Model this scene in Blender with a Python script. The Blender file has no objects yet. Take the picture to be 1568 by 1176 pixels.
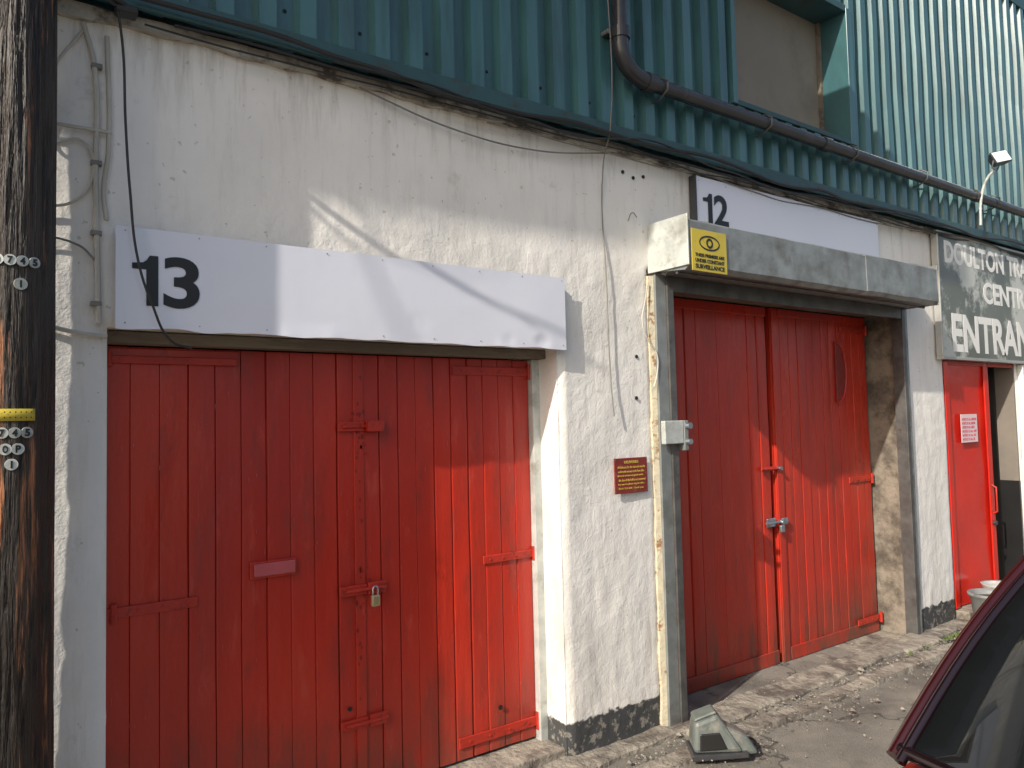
import bpy, bmesh, math, random
from mathutils import Vector, noise, Matrix
random.seed(7)
S=bpy.context.scene
# ------------------------------------------------------------ materials
def M(name,c1,c2=None,rough=.6,scale=4,bump=0,bscale=40,metal=0,stretch=(1,1,1),spec=.5,
      dirt=None,dirt_scale=3,dirt_lo=.55,dirt_hi=.7,rvar=0,coat=0,bdist=.01,splash=None,fade=None):
    m=bpy.data.materials.new(name);m.use_nodes=True
    n=m.node_tree.nodes;l=m.node_tree.links
    b=n['Principled BSDF'];b.inputs['Roughness'].default_value=rough;b.inputs['Metallic'].default_value=metal
    b.inputs['Specular IOR Level'].default_value=spec
    b.inputs['Coat Weight'].default_value=coat
    tc=n.new('ShaderNodeTexCoord');mp=n.new('ShaderNodeMapping');mp.inputs['Scale'].default_value=stretch
    l.new(tc.outputs['Object'],mp.inputs[0])
    def nz(sc,det=3,ro=.6):
        t=n.new('ShaderNodeTexNoise');t.inputs['Scale'].default_value=sc;t.inputs['Detail'].default_value=det
        t.inputs['Roughness'].default_value=ro;l.new(mp.outputs[0],t.inputs['Vector']);return t
    def mr(src,a,bb,c=0,d=1):
        t=n.new('ShaderNodeMapRange');t.inputs[1].default_value=a;t.inputs[2].default_value=bb
        t.inputs[3].default_value=c;t.inputs[4].default_value=d;l.new(src,t.inputs[0]);return t.outputs[0]
    def mix(f,a,c):
        t=n.new('ShaderNodeMix');t.data_type='RGBA';l.new(f,t.inputs[0])
        for i,v in ((6,a),(7,c)):
            if isinstance(v,tuple): t.inputs[i].default_value=(*v,1)
            else: l.new(v,t.inputs[i])
        return t.outputs[2]
    c2=c2 or tuple(x*.8 for x in c1)
    base=nz(scale)
    col=mix(mr(base.outputs['Fac'],.35,.65),c1,c2)
    if fade: col=mix(mr(nz(14,6,.75).outputs['Fac'],.56,.72,0,.6),col,fade)
    if dirt: 
        dn=nz(dirt_scale,6,.7).outputs['Fac']
        col=mix(mr(dn,dirt_lo,dirt_hi),col,dirt)
        if splash:
            sx=n.new('ShaderNodeSeparateXYZ');l.new(tc.outputs['Object'],sx.inputs[0])
            mm=n.new('ShaderNodeMath');mm.operation='MULTIPLY';l.new(mr(sx.outputs[2],.45,-.1),mm.inputs[0]);l.new(mr(dn,.35,.62),mm.inputs[1])
            col=mix(mm.outputs[0],col,splash)
    l.new(col,b.inputs['Base Color'])
    if rvar: l.new(mr(base.outputs['Fac'],.3,.7,rough-rvar,rough+rvar),b.inputs['Roughness'])
    if bump:
        bp=n.new('ShaderNodeBump');bp.inputs['Strength'].default_value=bump;bp.inputs['Distance'].default_value=bdist
        l.new(nz(bscale,4).outputs['Fac'],bp.inputs['Height']);l.new(bp.outputs[0],b.inputs['Normal'])
    return m
def helpers(m):
    n=m.node_tree.nodes;l=m.node_tree.links
    return n,l
def plaster():
    m=bpy.data.materials.new('painted_render');m.use_nodes=True;n=m.node_tree.nodes;l=m.node_tree.links
    b=n['Principled BSDF'];b.inputs['Roughness'].default_value=.6;b.inputs['Specular IOR Level'].default_value=.35
    tc=n.new('ShaderNodeTexCoord')
    def nz(sc,det=4,ro=.6,dist=0,st=None):
        t=n.new('ShaderNodeTexNoise');t.inputs['Scale'].default_value=sc;t.inputs['Detail'].default_value=det
        t.inputs['Roughness'].default_value=ro;t.inputs['Distortion'].default_value=dist
        if st:
            mp=n.new('ShaderNodeMapping');mp.inputs['Scale'].default_value=st;l.new(tc.outputs['Object'],mp.inputs[0]);l.new(mp.outputs[0],t.inputs['Vector'])
        else:l.new(tc.outputs['Object'],t.inputs['Vector'])
        return t.outputs['Fac']
    def mr(src,a,bb,c=0,d=1):
        t=n.new('ShaderNodeMapRange');t.inputs[1].default_value=a;t.inputs[2].default_value=bb
        t.inputs[3].default_value=c;t.inputs[4].default_value=d;l.new(src,t.inputs[0]);return t.outputs[0]
    def ma(op,a,c):
        t=n.new('ShaderNodeMath');t.operation=op
        for i,v in ((0,a),(1,c)):
            if isinstance(v,(int,float)): t.inputs[i].default_value=v
            else:l.new(v,t.inputs[i])
        return t.outputs[0]
    def mix(f,a,c):
        t=n.new('ShaderNodeMix');t.data_type='RGBA';l.new(f,t.inputs[0])
        for i,v in ((6,a),(7,c)):
            if isinstance(v,tuple): t.inputs[i].default_value=(*v,1)
            else: l.new(v,t.inputs[i])
        return t.outputs[2]
    sx=n.new('ShaderNodeSeparateXYZ');l.new(tc.outputs['Object'],sx.inputs[0]);z=sx.outputs[2]
    big=nz(1.3,5,.6)
    col=mix(mr(big,.38,.68),(.86,.84,.80),(.76,.74,.70))
    st=mr(nz(3,6,.7,0,(5,1,.6)),.5,.75)
    top=mr(z,2.8,3.1,0,.6);low=mr(z,.9,.1,0,.65)
    col=mix(ma('MULTIPLY',st,ma('ADD',ma('ADD',top,low),.26)),col,(.36,.33,.28))
    blot=mr(nz(4.5,6,.75),.60,.72);col=mix(ma('MULTIPLY',blot,.40),col,(.42,.39,.34))
    pits=mr(nz(34,2,.5),.70,.73);col=mix(ma('MULTIPLY',pits,.4),col,(.30,.26,.20))
    pl=ma('ADD',z,ma('MULTIPLY',nz(14,4),.09))
    pm=mr(pl,.135,.125)
    chip=mr(nz(20,5,.7),.54,.60)
    dark=mix(chip,(.06,.063,.066),(.24,.225,.20))
    col=mix(pm,col,dark)
    l.new(col,b.inputs['Base Color'])
    rough_mask=mr(z,2.8,2.35,.22,1)
    h=ma('ADD',ma('MULTIPLY',nz(26,4,.55,.5),.9),ma('MULTIPLY',nz(95,2,.6),.4))
    h=ma('ADD',h,ma('MULTIPLY',mr(nz(6,3,.55,.8,(1,1,.35)),.40,.62),.4))
    h=ma('MULTIPLY',h,rough_mask)
    bp=n.new('ShaderNodeBump');bp.inputs['Strength'].default_value=.55;bp.inputs['Distance'].default_value=.0068
    l.new(h,bp.inputs['Height']);l.new(bp.outputs[0],b.inputs['Normal'])
    return m
MAT=dict(
 plaster=plaster(),
 red=M('red_gloss_paint',(.54,.036,.018),(.40,.026,.015),rough=.34,scale=2.2,bump=.45,bscale=26,stretch=(1,1,.25),dirt=(.22,.035,.024),dirt_scale=9,dirt_lo=.53,dirt_hi=.78,rvar=.12,bdist=.006,splash=(.15,.06,.04),fade=(.56,.075,.05)),
 red_old=M('red_paint_ironwork',(.50,.034,.018),(.40,.026,.014),rough=.42,scale=12,bump=.5,bscale=60,dirt=(.10,.03,.02),dirt_scale=25,dirt_lo=.56,dirt_hi=.68,bdist=.004),
 red_dark=M('dark_red_shadow_and_wear',(.26,.018,.012),(.20,.015,.010),rough=.4,scale=9,bump=.2,dirt=(.10,.03,.02),dirt_scale=20),  # dark red for the half-moon shadow shape and the worn patches
 red_new=M('bright_red_door_paint',(.66,.024,.012),(.58,.018,.010),rough=.22,scale=2,bump=.3,bscale=4,bdist=.02),
 pink=M('pink_sheen_and_wear',(.50,.11,.12),(.45,.09,.10),rough=.3,bump=.1),  # pink for painted sun reflection on the letter flap, and for paint chips
 teal=M('teal_coated_steel',(.068,.172,.190),(.050,.140,.158),rough=.27,scale=1.5,bump=.08,bscale=8,dirt=(.04,.085,.09),dirt_scale=3,dirt_lo=.46,dirt_hi=.75,spec=.8,stretch=(3,1,.35)),
 teal_dark=M('teal_flashing',(.035,.095,.105),(.028,.075,.082),rough=.45,scale=3,bump=.15,bscale=10,dirt=(.05,.05,.04),dirt_scale=8,dirt_lo=.54,dirt_hi=.68),
 beige=M('grey_board',(.26,.238,.20),(.22,.205,.172),rough=.8,scale=1.2,dirt=(.16,.145,.12),dirt_scale=2,dirt_lo=.5,dirt_hi=.75),
 signw=M('white_coated_panel',(.74,.76,.85),(.72,.74,.83),rough=.16,scale=1.5,bump=.2,bscale=2.5,dirt=(.56,.56,.59),dirt_scale=16,dirt_lo=.68,dirt_hi=.78,bdist=.02,spec=.7),
 black=M('black_vinyl',(.012,.012,.013),(.016,.016,.017),rough=.4),
 galv=M('galvanised_steel',(.29,.31,.31),(.21,.23,.23),rough=.45,scale=7,bump=.15,bscale=15,metal=.3,dirt=(.15,.15,.135),dirt_scale=5,dirt_lo=.5,dirt_hi=.7,rvar=.1),
 galv_white=M('whitened_steel',(.60,.63,.60),(.46,.49,.47),rough=.5,scale=12,bump=.1,dirt=(.30,.30,.26),dirt_scale=7,dirt_lo=.52,dirt_hi=.70,metal=.2),
 steel_dark=M('weathered_steel',(.16,.16,.155),(.10,.10,.10),rough=.5,scale=10,bump=.2,metal=.5,dirt=(.12,.07,.04),dirt_scale=14,dirt_lo=.58,dirt_hi=.7),
 pipe=M('dark_grey_pvc',(.050,.051,.057),(.038,.039,.044),rough=.25,scale=6,bump=.05,dirt=(.10,.09,.08),dirt_scale=10,dirt_lo=.6,dirt_hi=.8),
 cable=M('black_cable',(.02,.02,.02),(.03,.03,.03),rough=.5),
 wcable=M('painted_cable',(.58,.55,.49),(.44,.42,.36),rough=.6,bump=.2),
 gcable=M('grey_cable',(.24,.23,.21),(.18,.17,.15),rough=.6),
 cream=M('old_cream_paint',(.62,.56,.42),(.52,.47,.35),rough=.6,scale=20,bump=.6,dirt=(.28,.15,.07),dirt_scale=18,dirt_lo=.54,dirt_hi=.62),
 concrete=M('weathered_concrete',(.36,.325,.27),(.25,.225,.19),rough=.9,scale=6,bump=.9,bscale=24,dirt=(.12,.10,.085),dirt_scale=5,dirt_lo=.46,dirt_hi=.62,bdist=.02),
 reveal=M('raw_concrete_reveal',(.26,.225,.18),(.17,.15,.12),rough=.9,scale=5,bump=.7,bscale=24,dirt=(.09,.075,.06),dirt_scale=5,dirt_lo=.44,dirt_hi=.62,bdist=.015),
 coping=M('cement_coping',(.50,.47,.41),(.36,.33,.28),rough=.9,scale=10,bump=.9,bscale=25,dirt=(.12,.10,.08),dirt_scale=9,dirt_lo=.47,dirt_hi=.60),
 wood=M('old_timber',(.22,.19,.15),(.14,.12,.095),rough=.85,scale=8,bump=.5,stretch=(.2,1,1),dirt=(.06,.05,.04),dirt_scale=9),
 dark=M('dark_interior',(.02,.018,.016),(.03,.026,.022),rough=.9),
 brown=M('brown_painted_wall',(.22,.19,.16),(.17,.15,.13),rough=.8),
 yellow=M('yellow_sign_vinyl',(.60,.47,.05),(.50,.40,.05),rough=.4,dirt=(.33,.27,.07),dirt_scale=12,dirt_lo=.55,dirt_hi=.72),
 plaque=M('dark_red_plaque',(.24,.03,.025),(.19,.025,.02),rough=.45,dirt=(.28,.12,.08),dirt_scale=14),
 gold=M('gold_lettering',(.62,.45,.08),rough=.5),
 brass=M('brass_padlock',(.62,.52,.30),(.50,.42,.24),rough=.3,metal=.6),
 chrome=M('zinc_ironmongery',(.45,.50,.55),(.30,.34,.38),rough=.3,metal=.8,scale=30),
 paper=M('paper_notice',(.75,.62,.62),(.72,.58,.60),rough=.7),
 pinkink=M('magenta_ink',(.60,.10,.18),rough=.7),
 signgrey=M('marbled_sign_board',(.095,.105,.09),(.17,.18,.16),rough=.35,scale=1.2,dirt=(.50,.52,.48),dirt_scale=1.1,dirt_lo=.49,dirt_hi=.55),
 signframe=M('aluminium_frame',(.5,.5,.48),(.4,.4,.38),rough=.4,metal=.4),
 whitetxt=M('white_vinyl',(.82,.82,.80),(.78,.78,.76),rough=.45),
 zincpail=M('grey_plastic_tub',(.23,.24,.24),(.17,.18,.18),rough=.5,bump=.1,dirt=(.12,.10,.08),dirt_scale=8),
 soil=M('soil',(.05,.04,.03),(.09,.07,.05),rough=1,bump=1,bscale=60),
 housing=M('grey_plastic',(.145,.165,.155),(.10,.115,.108),rough=.45,scale=12,bump=.15,dirt=(.26,.25,.22),dirt_scale=9,dirt_lo=.50,dirt_hi=.66),
 carbody=M('dark_car_paint',(.012,.004,.005),(.010,.003,.004),rough=.15,coat=1,metal=.2,scale=1),
 carred=M('dark_red_pillar_paint',(.040,.004,.004),(.03,.003,.003),rough=.15,coat=1,metal=.2,scale=1),
 carglass=M('tinted_car_glass',(.008,.010,.011),(.010,.012,.013),rough=.03,spec=.6),
 rubber=M('tyre_rubber',(.02,.02,.02),(.03,.03,.03),rough=.8),
 taillight=M('tail_light_lens',(.30,.01,.01),rough=.1),
 weeds=M('weed_leaves',(.07,.13,.025),(.12,.15,.04),rough=.7,scale=30),
 rubble=M('stone_chips',(.32,.29,.25),(.18,.16,.135),rough=.95,scale=15,bump=.6),
)
def asphalt():
    m=M('worn_asphalt',(.27,.25,.215),(.19,.175,.152),rough=.92,scale=3.0,bump=1,bscale=120,dirt=(.12,.108,.092),dirt_scale=2.0,dirt_lo=.48,dirt_hi=.70,bdist=.010)
    n,l=helpers(m);b=n['Principled BSDF'];src=b.inputs['Base Color'].links[0].from_socket
    tc=n.new('ShaderNodeTexCoord')
    nd=n.new('ShaderNodeTexNoise');nd.inputs['Scale'].default_value=5;nd.inputs['Detail'].default_value=4;l.new(tc.outputs['Object'],nd.inputs['Vector'])
    va=n.new('ShaderNodeVectorMath');va.operation='MULTIPLY_ADD';va.inputs[1].default_value=(.45,.45,.45)
    l.new(nd.outputs['Color'],va.inputs[0]);l.new(tc.outputs['Object'],va.inputs[2])
    v=n.new('ShaderNodeTexVoronoi');v.feature='DISTANCE_TO_EDGE';v.inputs['Scale'].default_value=.85;l.new(va.outputs[0],v.inputs['Vector'])
    r=n.new('ShaderNodeMapRange');r.inputs[1].default_value=.002;r.inputs[2].default_value=.014;r.inputs[3].default_value=.85;r.inputs[4].default_value=0
    l.new(v.outputs['Distance'],r.inputs[0])
    x=n.new('ShaderNodeMix');x.data_type='RGBA';l.new(r.outputs[0],x.inputs[0]);l.new(src,x.inputs[6]);x.inputs[7].default_value=(.05,.045,.037,1)
    v2=n.new('ShaderNodeTexVoronoi');v2.inputs['Scale'].default_value=120;l.new(tc.outputs['Object'],v2.inputs['Vector'])
    r2=n.new('ShaderNodeMapRange');r2.inputs[1].default_value=.1;r2.inputs[2].default_value=.25;r2.inputs[3].default_value=.5;r2.inputs[4].default_value=0
    l.new(v2.outputs['Distance'],r2.inputs[0])
    x2=n.new('ShaderNodeMix');x2.data_type='RGBA';l.new(r2.outputs[0],x2.inputs[0]);l.new(x.outputs[2],x2.inputs[6]);x2.inputs[7].default_value=(.33,.31,.28,1)
    l.new(x2.outputs[2],b.inputs['Base Color'])
    return m
MAT['asphalt']=asphalt()
MAT['pole']=M('creosoted_wood',(.034,.022,.016),(.016,.012,.010),rough=.5,scale=6,bump=1,bscale=18,stretch=(3,3,.18),dirt=(.38,.15,.065),dirt_scale=8,dirt_lo=.56,dirt_hi=.64,bdist=.035)
# ------------------------------------------------------------ helpers
def empty(name):
    e=bpy.data.objects.new(name,None);S.collection.objects.link(e);e.empty_display_size=.2;return e
def obj(name,verts,faces,mat,parent=None,smooth=False,bevel=0):
    me=bpy.data.meshes.new(name);me.from_pydata([tuple(v) for v in verts],[],faces);me.update()
    bm=bmesh.new();bm.from_mesh(me);bmesh.ops.recalc_face_normals(bm,faces=bm.faces);bm.to_mesh(me);bm.free()
    o=bpy.data.objects.new(name,me);S.collection.objects.link(o)
    if mat: me.materials.append(MAT[mat])
    if smooth:
        for p in me.polygons:p.use_smooth=True
    if parent:o.parent=parent
    if bevel:
        b=o.modifiers.new('b','BEVEL');b.width=bevel;b.segments=2;b.limit_method='ANGLE'
    return o
BF=[(0,1,3,2),(4,6,7,5),(0,4,5,1),(2,3,7,6),(0,2,6,4),(1,5,7,3)]
def box(name,x0,x1,y0,y1,z0,z1,mat,parent=None,bevel=0):
    v=[(x,y,z) for x in (x0,x1) for y in (y0,y1) for z in (z0,z1)]
    return obj(name,v,BF,mat,parent,bevel=bevel)
def tube(name,pts,r,mat,parent=None,seg=10,sub=0):
    cu=bpy.data.curves.new(name,'CURVE');cu.dimensions='3D';cu.bevel_depth=r;cu.bevel_resolution=max(1,seg//4);cu.use_fill_caps=True
    if sub:
        sp=cu.splines.new('BEZIER');sp.bezier_points.add(len(pts)-1)
        for p,q in zip(sp.bezier_points,pts):
            p.co=q;p.handle_left_type=p.handle_right_type='AUTO'
        sp.resolution_u=sub
    else:
        sp=cu.splines.new('POLY');sp.points.add(len(pts)-1)
        for p,q in zip(sp.points,pts):p.co=(*q,1)
    t=bpy.data.objects.new('tmp',cu);S.collection.objects.link(t)
    dg=bpy.context.evaluated_depsgraph_get();me=bpy.data.meshes.new_from_object(t.evaluated_get(dg))
    bpy.data.objects.remove(t);me.name=name
    me.materials.clear();me.materials.append(MAT[mat])
    for p in me.polygons:p.use_smooth=True
    o=bpy.data.objects.new(name,me);S.collection.objects.link(o)
    if parent:o.parent=parent
    return o
def cyl(name,c,r,h,axis,mat,parent=None,seg=24,r2=None):
    r2=r if r2 is None else r2;v=[];f=[]
    for k,(rr,t) in enumerate(((r,0),(r2,h))):
        for i in range(seg):
            a=2*math.pi*i/seg;p=(rr*math.cos(a),rr*math.sin(a),t)
            if axis=='y':p=(p[0],p[2],p[1])
            if axis=='x':p=(p[2],p[0],p[1])
            v.append((c[0]+p[0],c[1]+p[1],c[2]+p[2]))
    for i in range(seg):
        j=(i+1)%seg;f.append((i,j,seg+j,seg+i))
    f.append(tuple(range(seg)));f.append(tuple(range(seg,2*seg)))
    return obj(name,v,f,mat,parent,bevel=0)
def text(name,body,x0,x1,z0,z1,y,mat,parent,off=.015,ext=.0008,rot=None):
    cu=bpy.data.curves.new(name,'FONT');cu.body=body;cu.offset=off;cu.extrude=.01;cu.resolution_u=6
    t=bpy.data.objects.new('tmp',cu);S.collection.objects.link(t)
    dg=bpy.context.evaluated_depsgraph_get();me=bpy.data.meshes.new_from_object(t.evaluated_get(dg));bpy.data.objects.remove(t)
    xs=[v.co.x for v in me.vertices];ys=[v.co.y for v in me.vertices]
    a,b,c,d=min(xs),max(xs),min(ys),max(ys);sc=(z1-z0)/(d-c)
    for v in me.vertices:
        px=x0+(v.co.x-a)*((x1-x0)/(b-a) if x1 is not None else sc)
        pz=z0+(v.co.y-c)*sc;py=y-(.0 if v.co.z<0 else ext*2)
        v.co=(px,py,pz)
    me.materials.clear();me.materials.append(MAT[mat])
    o=bpy.data.objects.new(name,me);S.collection.objects.link(o);o.parent=parent
    return o
def digit_one(name,x0,x1,z0,z1,y,mat,parent):
    w=x1-x0;h=z1-z0;sw=w*.46
    P=[(x1-sw,z0),(x1,z0),(x1,z1),(x1-sw*.72,z1),(x1-sw*.95,z1-h*.09),(x1-sw*1.25,z1-h*.145),(x0,z1-h*.17),(x0,z1-h*.28),(x1-sw,z1-h*.28)]
    v=[(a,y-.0016,b) for a,b in P]+[(a,y,b) for a,b in P];n=len(P)
    f=[tuple(range(n))]+[(i,(i+1)%n,n+(i+1)%n,n+i) for i in range(n)]
    return obj(name,v,f,mat,parent)
def N(x,y,z,f=1,o=4):return noise.fractal(Vector((x*f,y*f,z*f)),1.0,2.0,o)

# ------------------------------------------------------------ building
B=empty('industrial_building')
OPEN=[(.39,2.45,-9,1.975),(3.125,5.92,-9,2.45),(6.57,7.95,-9,2.04)]
def lines(a,b,step,snap):
    n=int((b-a)/step)
    L=[a+(b-a)*i/n for i in range(n+1)]
    for s in snap:
        i=min(range(len(L)),key=lambda k:abs(L[k]-s));L[i]=s
    return L
xs=lines(-3,8.2,.022,[.39,2.45,3.125,5.92,6.57,7.95])+[8.5,9,10,11,12,14]
zs=lines(-.2,3.10,.022,[1.975,2.45,2.04])
verts=[];idx={};faces=[]
def inopen(x,z): return any(a<x<b and z<d for a,b,c,d in OPEN)
def vid(i,j):
    if (i,j) in idx:return idx[i,j]
    x,z=xs[i],zs[j]
    k=1 if z<2.45 else max(.25,1-.75*(z-2.45)/.3)
    y=-.006-k*(.0044*N(x,0,z*.7,4,4)+.0020*N(x+9,3,z,16,3)) - .007*N(x,7,z,1.2,2)
    e=1
    for a,b,c,d in OPEN:
        dx=min(abs(x-a),abs(x-b)) if z<=d+.001 else 9
        if a-.001<=x<=b+.001: dx=min(dx,max(0,z-d))
        e=min(e,dx/.03)
    if e<1: y=y*(e)+.012*(1-e)**2
    xx=x+(.005*N(x,2,z,6,3) if e<.5 else 0)
    verts.append((xx,y,z));idx[i,j]=len(verts)-1;return idx[i,j]
for i in range(len(xs)-1):
    for j in range(len(zs)-1):
        if not inopen((xs[i]+xs[i+1])/2,(zs[j]+zs[j+1])/2):
            faces.append((vid(i,j),vid(i+1,j),vid(i+1,j+1),vid(i,j+1)))
obj('rendered_wall',verts,faces,'plaster',B,smooth=True)
for k,(a,b,z0,z1) in enumerate([(-3,.393,-.2,3.08),(.393,2.447,1.978,3.08),(2.447,3.122,-.2,3.08),(3.122,5.923,2.455,3.08),(5.923,6.567,-.2,3.08),(6.567,7.953,2.045,3.08),(7.953,14,-.2,3.08)]):
    box('wall_core_%d'%k,a,b,.011,.45,z0,z1,'plaster',B)
box('light_leak_backing',-3,14,.6,.7,-.2,3.1,'dark',B)  # unseen dark backing, added to block light leaks
box('interior_soffit',-3,14,.45,.6,3.0,3.1,'dark',B)
v=[];f=[];n=420
for i in range(n+1):
    x=-3+17*i/n
    o=-.038-.016*N(x,1,0,4,4);zb=3.070+.018*N(x,5,0,5,4);zt=3.115+.006*N(x,9,0,3,2)
    v+=[(x,.05,zb),(x,o,zb),(x,o+.004,zt),(x,.05,zt)]
for i in range(n):
    for k in range(4):
        a=i*4+k;b=i*4+(k+1)%4;f.append((a,b,b+4,a+4))
obj('coping',v,f,'coping',B)
def cladding(name,x0,x1,z0,z1):
    p=.167;pr=[(0,-.006),(.070,-.006),(.084,-.058),(.153,-.058)]
    pts=[];k=math.floor(x0/p)
    x=k*p
    while x<x1+p:
        for dx,y in pr:
            pts.append((x+dx,y))
        x+=p
    q=[]
    for a,b in zip(pts,pts[1:]):
        if b[0]<=x0 or a[0]>=x1: continue
        def lerp(t):return a[1]+(b[1]-a[1])*(t-a[0])/(b[0]-a[0])
        s=max(a[0],x0);e=min(b[0],x1)
        if not q:q.append((s,lerp(s)))
        q.append((e,lerp(e)))
    nz=max(1,int((z1-z0)/.2));v=[];f=[]
    for x,y in q:
        for j in range(nz+1):
            z=z0+(z1-z0)*j/nz
            v.append((x+.003*N(x,4,z,1.3,2),y+.006*N(x,0,z,1.6,2),z))
    for i in range(len(q)-1):
        for j in range(nz):
            a=i*(nz+1)+j;f.append((a,a+nz+1,a+nz+2,a+1))
    obj(name,v,f,'teal',B)
cladding('cladding_left',-3,3.91,3.15,5.6)
cladding('cladding_below_opening',3.91,5.22,3.15,3.6)
cladding('cladding_above_opening',3.91,5.22,4.57,5.6)
cladding('cladding_right',5.22,14,3.15,5.6)
box('cladding_backing_left',-3,3.89,.006,.2,3.118,5.6,'teal_dark',B)
box('cladding_backing_right',5.25,14,.006,.2,3.118,5.6,'teal_dark',B)
box('cladding_backing_low',3.89,5.25,.006,.2,3.118,3.585,'teal_dark',B)
box('cladding_backing_high',3.89,5.25,.006,.2,4.585,5.6,'teal_dark',B)
box('opening_board',3.85,5.3,.17,.19,3.5,4.7,'beige',B)
box('opening_jamb_left',3.875,3.915,-.066,.17,3.575,4.6,'teal',B,.003)
box('opening_jamb_right',5.215,5.29,-.068,.17,3.575,4.6,'teal',B,.003)
box('opening_sill',3.915,5.215,-.066,.17,3.57,3.603,'teal_dark',B,.003)
box('opening_head',3.915,5.215,-.066,.17,4.57,4.62,'teal_dark',B,.003)
box('frame_sealant',5.19,5.213,.14,.168,3.604,4.569,'wood',B)
box('base_flashing',-3,14,-.082,-.064,3.125,3.20,'teal_dark',B,.003)
box('base_flashing_lip',-3,14,-.099,-.083,3.118,3.132,'teal_dark',B,.002)
v=[];f=[]
for row in (3.32,4.1,4.9):
    x=-18*.167+.036
    while x<13.8:
        if not(3.8<x<5.35 and 3.55<row<4.65):
            b=len(v);r=.007
            v+=[(x-r,-.01,row-r),(x+r,-.01,row-r),(x+r,-.01,row+r),(x-r,-.01,row+r),(x,-.018,row)]
            f+=[(b,b+1,b+4),(b+1,b+2,b+4),(b+2,b+3,b+4),(b+3,b,b+4)]
        x+=.334
obj('cladding_screws',v,f,'pipe',B)
box('roof',-3.2,14,-.06,9,5.6,5.8,'teal_dark',B)
box('shade_canopy',-3.2,3.6,-1.04,-.061,5.0,5.12,'teal_dark',B,.01)  # unseen overhang with fascia, added and sized to shade the upper wall
box('shade_canopy_fascia',-3.2,3.62,-1.08,-1.041,4.96,5.16,'teal_dark',B,.01)
box('side_wall_left',-3.2,-3.0,0,9,-.2,5.6,'plaster',B)
box('rear_wall',-3.2,14,8.8,9,-.2,5.6,'plaster',B)
box('side_wall_right',13.8,14,.7,8.8,-.2,5.6,'plaster',B)
box('door_head_beam',.39,2.45,.10,.19,1.93,1.974,'wood',B,.004)
box('door_post',2.40,2.449,.16,.24,-.1,1.93,'galv_white',B,.004)
box('door_post_left',.391,.43,.225,.28,-.1,1.93,'wood',B,.004)
box('threshold',.39,2.45,.02,.45,-.13,-.035,'concrete',B,.01)
v=[];f=[];nj=100;ni=10
for i in range(ni+1):
    for j in range(nj+1):
        y=.03+.32*i/ni;z=-.12+2.55*j/nj
        v.append((5.912-.008*abs(N(3,y,z,7,4)),y,z))
for i in range(ni):
    for j in range(nj):
        a=i*(nj+1)+j;f.append((a,a+1,a+nj+2,a+nj+1))
obj('concrete_reveal',v,f,'reveal',B,smooth=True)
box('door_head_beam_tall',3.13,5.91,.20,.45,2.385,2.449,'wood',B,.004)
box('threshold_tall',3.13,5.91,-.02,.45,-.16,-.115,'concrete',B,.01)
box('entrance_jamb_upper',7.93,7.952,.0,.16,.95,2.04,'brown',B)
box('entrance_jamb_lower',7.925,7.951,-.004,.16,-.1,.95,'black',B)
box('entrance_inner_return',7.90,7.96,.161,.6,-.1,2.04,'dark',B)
box('entrance_pilaster',7.99,8.12,-.06,-.01,-.1,2.03,'whitetxt',B,.005)
box('entrance_step',6.58,7.94,-.10,.5,-.14,-.02,'concrete',B,.012)

# ------------------------------------------------------------ doors
def planks(name,x0,x1,y,z0,z1,parent,pw=.1,mat='red'):
    n=max(1,round((x1-x0)/pw));w=(x1-x0)/n;prof=[]
    for i in range(n):
        a=x0+i*w+random.uniform(-.004,.004)*(i>0);b=x0+(i+1)*w;dy=random.uniform(-.0025,.0025);tw=random.uniform(-.003,.003)
        prof+=[(a,y+.010),(a+.0035,y+dy),(a+.008,y+dy-.001),(a+w*.5,y+dy-.0018),(b-.008,y+dy-.001+tw),(b-.0035,y+dy+tw)]
    prof.append((x1,y+.010))
    nz=30;v=[];f=[]
    for k,(x,yy) in enumerate(prof):
        for j in range(nz+1):
            z=z0+(z1-z0)*j/nz
            v.append((x+.0012*N(x*3,1,z,2,2),yy+.004*N(x*4,0,z,2,2),z))
    for i in range(len(prof)-1):
        for j in range(nz):
            a=i*(nz+1)+j;f.append((a,a+nz+1,a+nz+2,a+1))
    o=obj(name,v,f,mat,parent)
    box(name+'_back',x0+.001,x1-.001,y+.015,y+.04,z0,z1,mat,parent)
    vv=[];ff=[]
    for _ in range(60):
        cx=random.uniform(x0+.03,x1-.03);cz=random.uniform(z0+.1,z1-.1)
        b=len(vv);m=7;rx=random.uniform(.0008,.002);rz=random.uniform(.003,.018)
        for q in range(m):
            t=2*math.pi*q/m;s=random.uniform(.6,1.2);vv.append((cx+rx*s*math.cos(t),y-.0066,cz+rz*s*math.sin(t)))
        ff.append(tuple(range(b,b+m)))
    obj(name+'_chips',vv,ff,'pink',parent)
    return o
def strap(name,x0,x1,z,y,parent,w=.035,knuckle=None,mat='red_old'):
    box(name,x0,x1,y-.012,y-.004,z-w/2,z+w/2,mat,parent,.003)
    n=4
    for i in range(n):
        x=x0+(x1-x0)*(i+.5)/n
        cyl(name+'_bolt%d'%i,(x,y-.016,z),.006,.005,'y',mat,parent,8)
    if knuckle is not None:
        cyl(name+'_knuckle',(knuckle,y-.014,z-w*.9),.012,w*1.8,'z',mat,parent,12)
def batten(name,x0,x1,z0,z1,y,parent,t=.014):
    box(name,x0,x1,y-t,y-.003,z0,z1,'red',parent,.003)
D=empty('garage_door')
planks('left_leaf',.395,1.43,.2,-.02,1.925,D)
planks('right_leaf',1.438,2.40,.2,-.02,1.925,D)
batten('meeting_stile',1.405,1.452,-.02,1.925,.2,D,.012)
batten('top_rail_l',.42,.90,1.865,1.92,.2,D,.010)
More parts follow.
